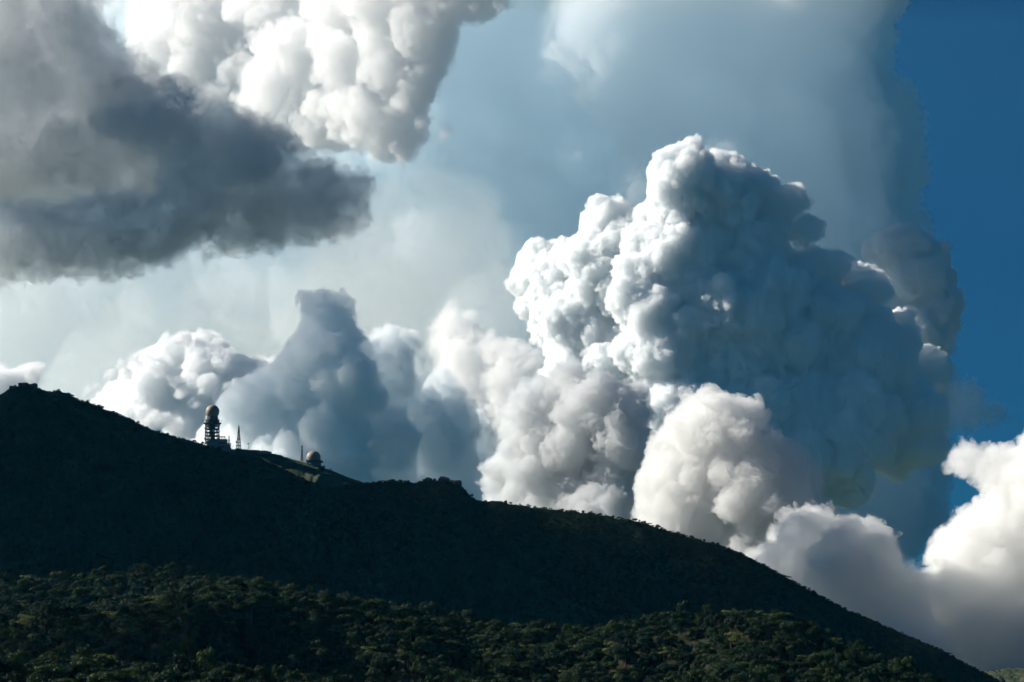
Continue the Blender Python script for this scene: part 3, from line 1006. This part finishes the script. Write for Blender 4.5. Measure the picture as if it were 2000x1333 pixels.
E_ = [(1000, 495), (1018, 455), (1060, 440), (1100, 455), (1132, 452), (1142, 412), (1185, 393), (1225, 397), (1238, 420), (1260, 412), (1258, 360), (1277, 322), (1330, 306), (1400, 308), (1440, 322), (1488, 345), (1528, 375), (1555, 405), (1570, 450), (1600, 482), (1640, 525), (1665, 518), (1692, 528), (1715, 565), (1722, 592), (1760, 640), (1815, 700), (1845, 760), (1850, 850), (1840, 1000), (1700, 1060), (1500, 1060), (1300, 1000), (1150, 900), (1050, 800), (1000, 740), (1055, 720), (1065, 680), (1040, 620), (1010, 580), (998, 530)]
PE = [(990, 230), (1100, 60), (1280, -110), (1500, -90), (1700, -40), (1860, 110)]
E1 = lean([(1540, 408, 34, 0), (1568, 462, 34, 0), (1625, 532, 34, 0), (1662, 548, 30, 0), (1748, 655, 48, 0), (1800, 722, 50, 0), (1385, 412, 86, 10), (1318, 368, 46, -20), (1348, 358, 40, 0), (1405, 364, 46, 0), (1452, 396, 58, 20), (1486, 446, 58, 30), (1320, 410, 55, -50), (1188, 445, 48, -10), (1222, 478, 52, -10),
           (1060, 492, 45, 0), (1098, 545, 58, 0), (1055, 575, 46, 0), (1078, 622, 46, 10), (1112, 672, 50, 0), (1190, 560, 80, -10), (1245, 600, 62, -70), (1160, 640, 60, -30), (1320, 560, 105, 0), (1440, 540, 100, 20), (1550, 560, 72, 30),
           (1590, 640, 95, 20), (1688, 572, 42, 0), (1450, 680, 130, 0), (1300, 700, 100, -30), (1660, 720, 120, 20), (1740, 820, 105, 0), (1210, 740, 78, -20), (1360, 840, 140, 0), (1550, 860, 160, 0), (1140, 780, 70, 0), (1390, 620, 50, -90), (1500, 600, 60, -60)], PE)
cloud('E', shrink(E1, .96) + [p for p in pack(E_, 11, 60, 60, 1, prof=PE, maxd=75, gap=.8) if p[0] < 1340 or (p[2] < 26 and p[1] < 790)], 15000, 1.7, .045, .15, 'huge bright cauliflower thundercloud, the whitest and tallest, blue in its shade', nch=(46, 20, 5), rr=(.16, .42), col=(.985, .996, .9995), namp=1.9, beta=2.9)
F_ = [(1688, 465), (1720, 443), (1765, 448), (1800, 468), (1848, 480), (1868, 530), (1895, 600), (1875, 650), (1850, 700), (1850, 800), (1760, 800), (1700, 700), (1705, 560), (1688, 505)]
cloud('F', pack(F_, 12, 48, 50, 2, gap=.75, prof=[(1690, 80), (1760, -80), (1900, 120)]), 17500, 2.0, .04, .15, 'smaller blue grey cloud tower peeking out right of the huge bright thundercloud', nch=(34, 12), rr=(.15, .4), col=(.985, .993, .997))
A_ = [(700, -160), (1790, -160), (1780, 10), (1748, 60), (1742, 110), (1735, 160), (1788, 200), (1800, 270), (1785, 310), (1805, 350), (1790, 400), (1802, 450), (1830, 560), (1850, 700), (1845, 800), (1840, 960), (1830, 1050), (1700, 1150), (700, 1150)]
cloud('A', [p for p in pack(A_, 14, 60, 40, 43, gap=.75, prof=[(700, 200), (1850, -130)], maxd=90) if p[0] > 1640] + pack(A_, 30, 330, 100, 3, gap=.5, prof=[(700, 200), (1850, -130)]), 34500, 3.6, .004, .15, 'vast smooth blue grey cloud veil filling the sky behind the bright thundercloud', nch=(22, 10), rr=(.12, .35), namp=1.5, col=(.985, .993, .997))
L_ = [(-250, -160), (980, -160), (1120, 60), (1060, 200), (1240, 420), (1150, 560), (1220, 700), (1120, 900), (1000, 1100), (-250, 1100)]
cloud('L', pack(L_, 40, 260, 150, 13, gap=.6, prof=[(-250, 640), (1240, -640)]), 31500, 6.0, .003, .15, 'pale glowing cloud sheet low in the left half of the sky', nch=(18, 6), rr=(.2, .4), namp=2, col=(.999, .996, .99))
B_ = [(180, -120), (1100, -120), (1075, 20), (1010, 60), (1000, 110), (900, 140), (900, 190), (870, 230), (850, 300), (800, 350), (740, 340), (690, 300), (600, 290), (500, 260), (400, 160), (270, 110), (200, 40)]
cloud('B', pack(B_, 9, 55, 60, 4, gap=.75, prof=[(200, 430), (1050, -430)]) + [(880, 318, 12, -250), (868, 330, 9, -240), (795, 335, 20, -200)], 19000, 2.1, .008, .4, 'white cauliflower cloud heaps at the upper left above the dark cloud', namp=2.8, beta=3.3, rr=(.22, .55), col=(.988, .989, .989), nch=(34, 16))
C1 = [(290, 190), (400, 170), (450, 190), (520, 215), (570, 260), (610, 290), (660, 320), (720, 330), (750, 370), (735, 420), (690, 470), (560, 495), (420, 505), (250, 530), (0, 550), (-200, 570), (-200, 400), (0, 395), (200, 385), (300, 360), (300, 300), (200, 270), (150, 220)]
cloud('C1', [(715, 360, 26, 0), (690, 400, 30, 0), (660, 365, 30, 0), (600, 320, 30, 0), (540, 260, 28, 0), (470, 225, 26, 0), (700, 440, 18, 0)] + pack(C1, 16, 80, 60, 5, gap=.7), 6000, 2.6, .015, .3, 'dark grey ragged cloud hanging in front at the upper left', namp=3.5, beta=2.8, rr=(.2, .5), col=(.93, .957, .968))  # its shade is partly put into the darker vapour colour
C0 = [(-200, -160), (180, -160), (210, 0), (240, 60), (310, 130), (400, 190), (420, 300), (330, 420), (100, 440), (-200, 430)]
cloud('C0', pack(C0, 25, 100, 60, 15, gap=.7), 7300, 2.8, .010, .3, 'mid grey soft cloud in the upper left corner behind the dark ragged one', namp=3.5, beta=2.8, rr=(.2, .5), col=(.97, .977, .98))
G1 = [(140, 760), (200, 735), (230, 690), (290, 665), (340, 648), (430, 645), (460, 690), (540, 700), (620, 700), (650, 1060), (400, 1060), (140, 940)]
cloud('G1', pack(G1, 10, 60, 60, 6, gap=.75, prof=[(140, 200), (440, -50), (700, 150)]), 14200, 1.9, .025, .2, 'white edged blue grey cloud heap rising from the hill slope left of the radar tower', nch=(26, 12), rr=(.15, .45), col=(.985, .992, .996))
G2 = [(590, 640), (585, 590), (580, 562), (600, 568), (620, 580), (665, 572), (698, 600), (708, 655), (735, 640), (765, 628), (805, 645), (826, 690), (820, 740), (850, 690), (890, 700), (920, 760), (955, 800), (970, 880), (960, 1060), (300, 1060), (330, 900), (400, 800), (470, 735), (540, 705)]
cloud('G2', [(603, 592, 20, -60), (640, 600, 26, -80), (672, 604, 26, -60), (622, 645, 34, -60), (672, 655, 30, -60), (757, 662, 28, 0), (792, 668, 26, 30), (770, 705, 40, 0)] + pack(G2, 10, 75, 50, 26, gap=.7, prof=[(330, 150), (500, 20), (640, -100), (960, 250)]), 13000, 1.9, .02, .2, 'dark blue grey cloud bank with two round tops between radar tower and white thundercloud', nch=(26, 12), rr=(.2, .45), col=(.96, .98, .99))
T_ = [(-60, 730), (-20, 705), (30, 720), (75, 700), (95, 720), (80, 750), (20, 790), (-60, 800)]
cloud('T', pack(T_, 7, 25, 20, 16), 12300, 2.0, .03, .35, 'small torn white cloud just above the rocky peak at the left')
H1 = [(935, 900), (975, 870), (965, 800), (990, 755), (1050, 725), (1110, 700), (1150, 712), (1200, 735), (1250, 760), (1275, 850), (1300, 1080), (940, 1080)]
cloud('H1', pack(H1, 12, 60, 60, 7, gap=.75, prof=[(930, 120), (1300, -90)]), 9300, 2.0, .035, .1, 'mottled grey white cloud rising from the ridge below the huge thundercloud', namp=3.0, nch=(34, 14), rr=(.14, .42), col=(.975, .98, .98))
H2 = [(1235, 1000), (1265, 860), (1300, 820), (1335, 765), (1380, 742), (1430, 768), (1500, 780), (1515, 830), (1555, 865), (1600, 925), (1590, 985), (1640, 1000), (1600, 1150), (1250, 1150)]
cloud('H2', pack(H2, 18, 90, 60, 8, prof=[(1230, 150), (1650, -130)]), 8200, 2.0, .03, .1, 'soft cream cloud dome in front of the blue base of the huge thundercloud', nch=(34, 14), namp=2.2, rr=(.14, .42), col=(.975, .975, .97))
H3 = [(1480, 1060), (1530, 985), (1585, 973), (1640, 1012), (1700, 1000), (1745, 1040), (1762, 1090), (1800, 1112), (1818, 1050), (1868, 1000), (1905, 965), (1850, 925), (1838, 885), (1885, 845), (1945, 862), (2000, 838), (2200, 800), (2300, 1450), (1400, 1450), (1400, 1120)]
cloud('H3', pack(H3, 14, 80, 80, 9, gap=.7, prof=[(1400, 100), (1770, -60), (1800, 50), (2300, -130)]), 7000, 2.2, .02, .1, 'broad cream cloud bank along the lower right edge above the descending ridge', nch=(34, 14), namp=2.4, rr=(.14, .42), col=(.972, .972, .966))


def shade_cloud(name, c, r, n, seed, vox, label, den=.02):
    """unseen cloud added beyond the left of the view to cast shade into it"""
    rr_ = np.random.default_rng(seed); out = []
    for i in range(n):
        p = np.array(c) + rr_.uniform(-1, 1, 3) * np.array(r)
        py_ = 666.5 - FX * math.tan(math.atan2(p[2] - CZ, p[1]) - PITCH)
        out.append((1000 + p[0] / p[1] * FX / math.cos(PITCH), py_, rr_.uniform(.35, .55) * min(r) * FX / c[1], (p[1] - c[1]) * FX / c[1]))
    cloud(name, out, c[1], vox, den, .3, label, nch=(16,), namp=2)


shade_cloud('S1', (-2950, 2870, 1950), (700, 370, 260), 40, 31, 40, 'added grey cloud outside the view at the left to shadow the big mountain')  # added blockers: unseen clouds set along the sun's path to cast shade
shade_cloud('S2', (-4500, 6900, 3500), (900, 900, 400), 22, 32, 30, 'added grey cloud outside the view at the left to shade the ragged dark cloud')
shade_cloud('S3', (-4430, 13730, 3820), (700, 500, 420), 16, 33, 30, 'added grey cloud outside the view at the left to shade the dark blue bank', .0016)
D_ = [(830, 630), (875, 560), (900, 590), (940, 640), (1000, 670), (1060, 690), (1080, 760), (1020, 820), (960, 900), (880, 880), (850, 720)]
cloud('D', pack(D_, 10, 60, 40, 36, gap=.75, prof=[(830, 150), (1080, -150)]), 19500, 2.4, .008, .4, 'glowing white cloud wedge between the dark blue bank and the huge thundercloud', namp=3, rr=(.2, .5), nch=(20, 8))
TF = [(172, 765, 13), (190, 755, 12), (215, 735, 14), (238, 712, 14), (262, 700, 15), (250, 730, 15), (285, 690, 10), (345, 668, 13), (362, 660, 14), (390, 672, 12), (420, 672, 12), (330, 700, 12), (312, 725, 11), (340, 745, 12), (352, 765, 11), (330, 690, 10), (300, 815, 13), (322, 822, 15), (345, 835, 13), (285, 825, 9), (365, 850, 9), (400, 700, 8), (455, 690, 8)]
tr = np.random.default_rng(44)
cloud('TF', [(x + tr.uniform(-8, 8) * k, y + tr.uniform(-8, 8) * k, q * (.8, .55, .4)[k], tr.uniform(-10, 10)) for x, y, q in TF for k in range(3)], 12100, 1.6, .03, .4, 'torn bright white cloud tufts above the hill slope left of the dish covered tower', nch=(14, 6), rr=(.25, .55), namp=2.2, beta=2.6)
K_ = [(1840, 760), (1870, 735), (1900, 742), (1930, 775), (1975, 795), (1965, 830), (1900, 842), (1850, 850)]
cloud('K', pack(K_, 9, 35, 20, 46, gap=.75), 27500, 2.4, .004, .35, 'small pale blue cloud scrap near the right edge beside the huge thundercloud', namp=2.4, nch=(20, 8), col=(.97, .985, .99))
V_ = [(-300, -200), (1795, -200), (1780, 10), (1748, 60), (1742, 110), (1735, 160), (1788, 200), (1800, 270), (1785, 310), (1805, 350), (1790, 400), (1802, 450), (1830, 560), (1850, 700), (1845, 800), (1840, 960), (1830, 1050), (1700, 1200), (-300, 1200)]
V_ = [(x - 28 if x > 1500 else x, y) for x, y in V_]
cloud('V', pack(V_, 50, 330, 20, 63, gap=.42) + [p for p in pack(V_, 12, 70, 60, 64, gap=.7, maxd=110) if p[0] > 1600 and p[1] > -60], 25900, 5.0, .00024, .3, 'thin pale veil of cloud spread behind all the heaped clouds', nch=(20, 8), rr=(.15, .4), namp=1.6, col=(.74, .91, .99))  # thin layer added to brighten the far mass, distance blue in its colour
shade_cloud('S4', (-2466, 1960, 1735), (230, 200, 200), 3, 38, 40, 'small broken clouds added outside the view at the left to dapple the wood')
W_ = [(-300, 430), (300, 450), (560, 470), (740, 340), (900, 290), (1000, 420), (1080, 600), (1120, 740), (1000, 1000), (800, 1150), (-300, 1200)]
cloud('W', pack(W_, 30, 230, 60, 71, gap=.5), 21000, 4.6, .0004, .35, 'warm white glowing mist low in the left half of the sky', nch=(22, 8), rr=(.15, .45), namp=2.2, col=(.998, .975, .92))
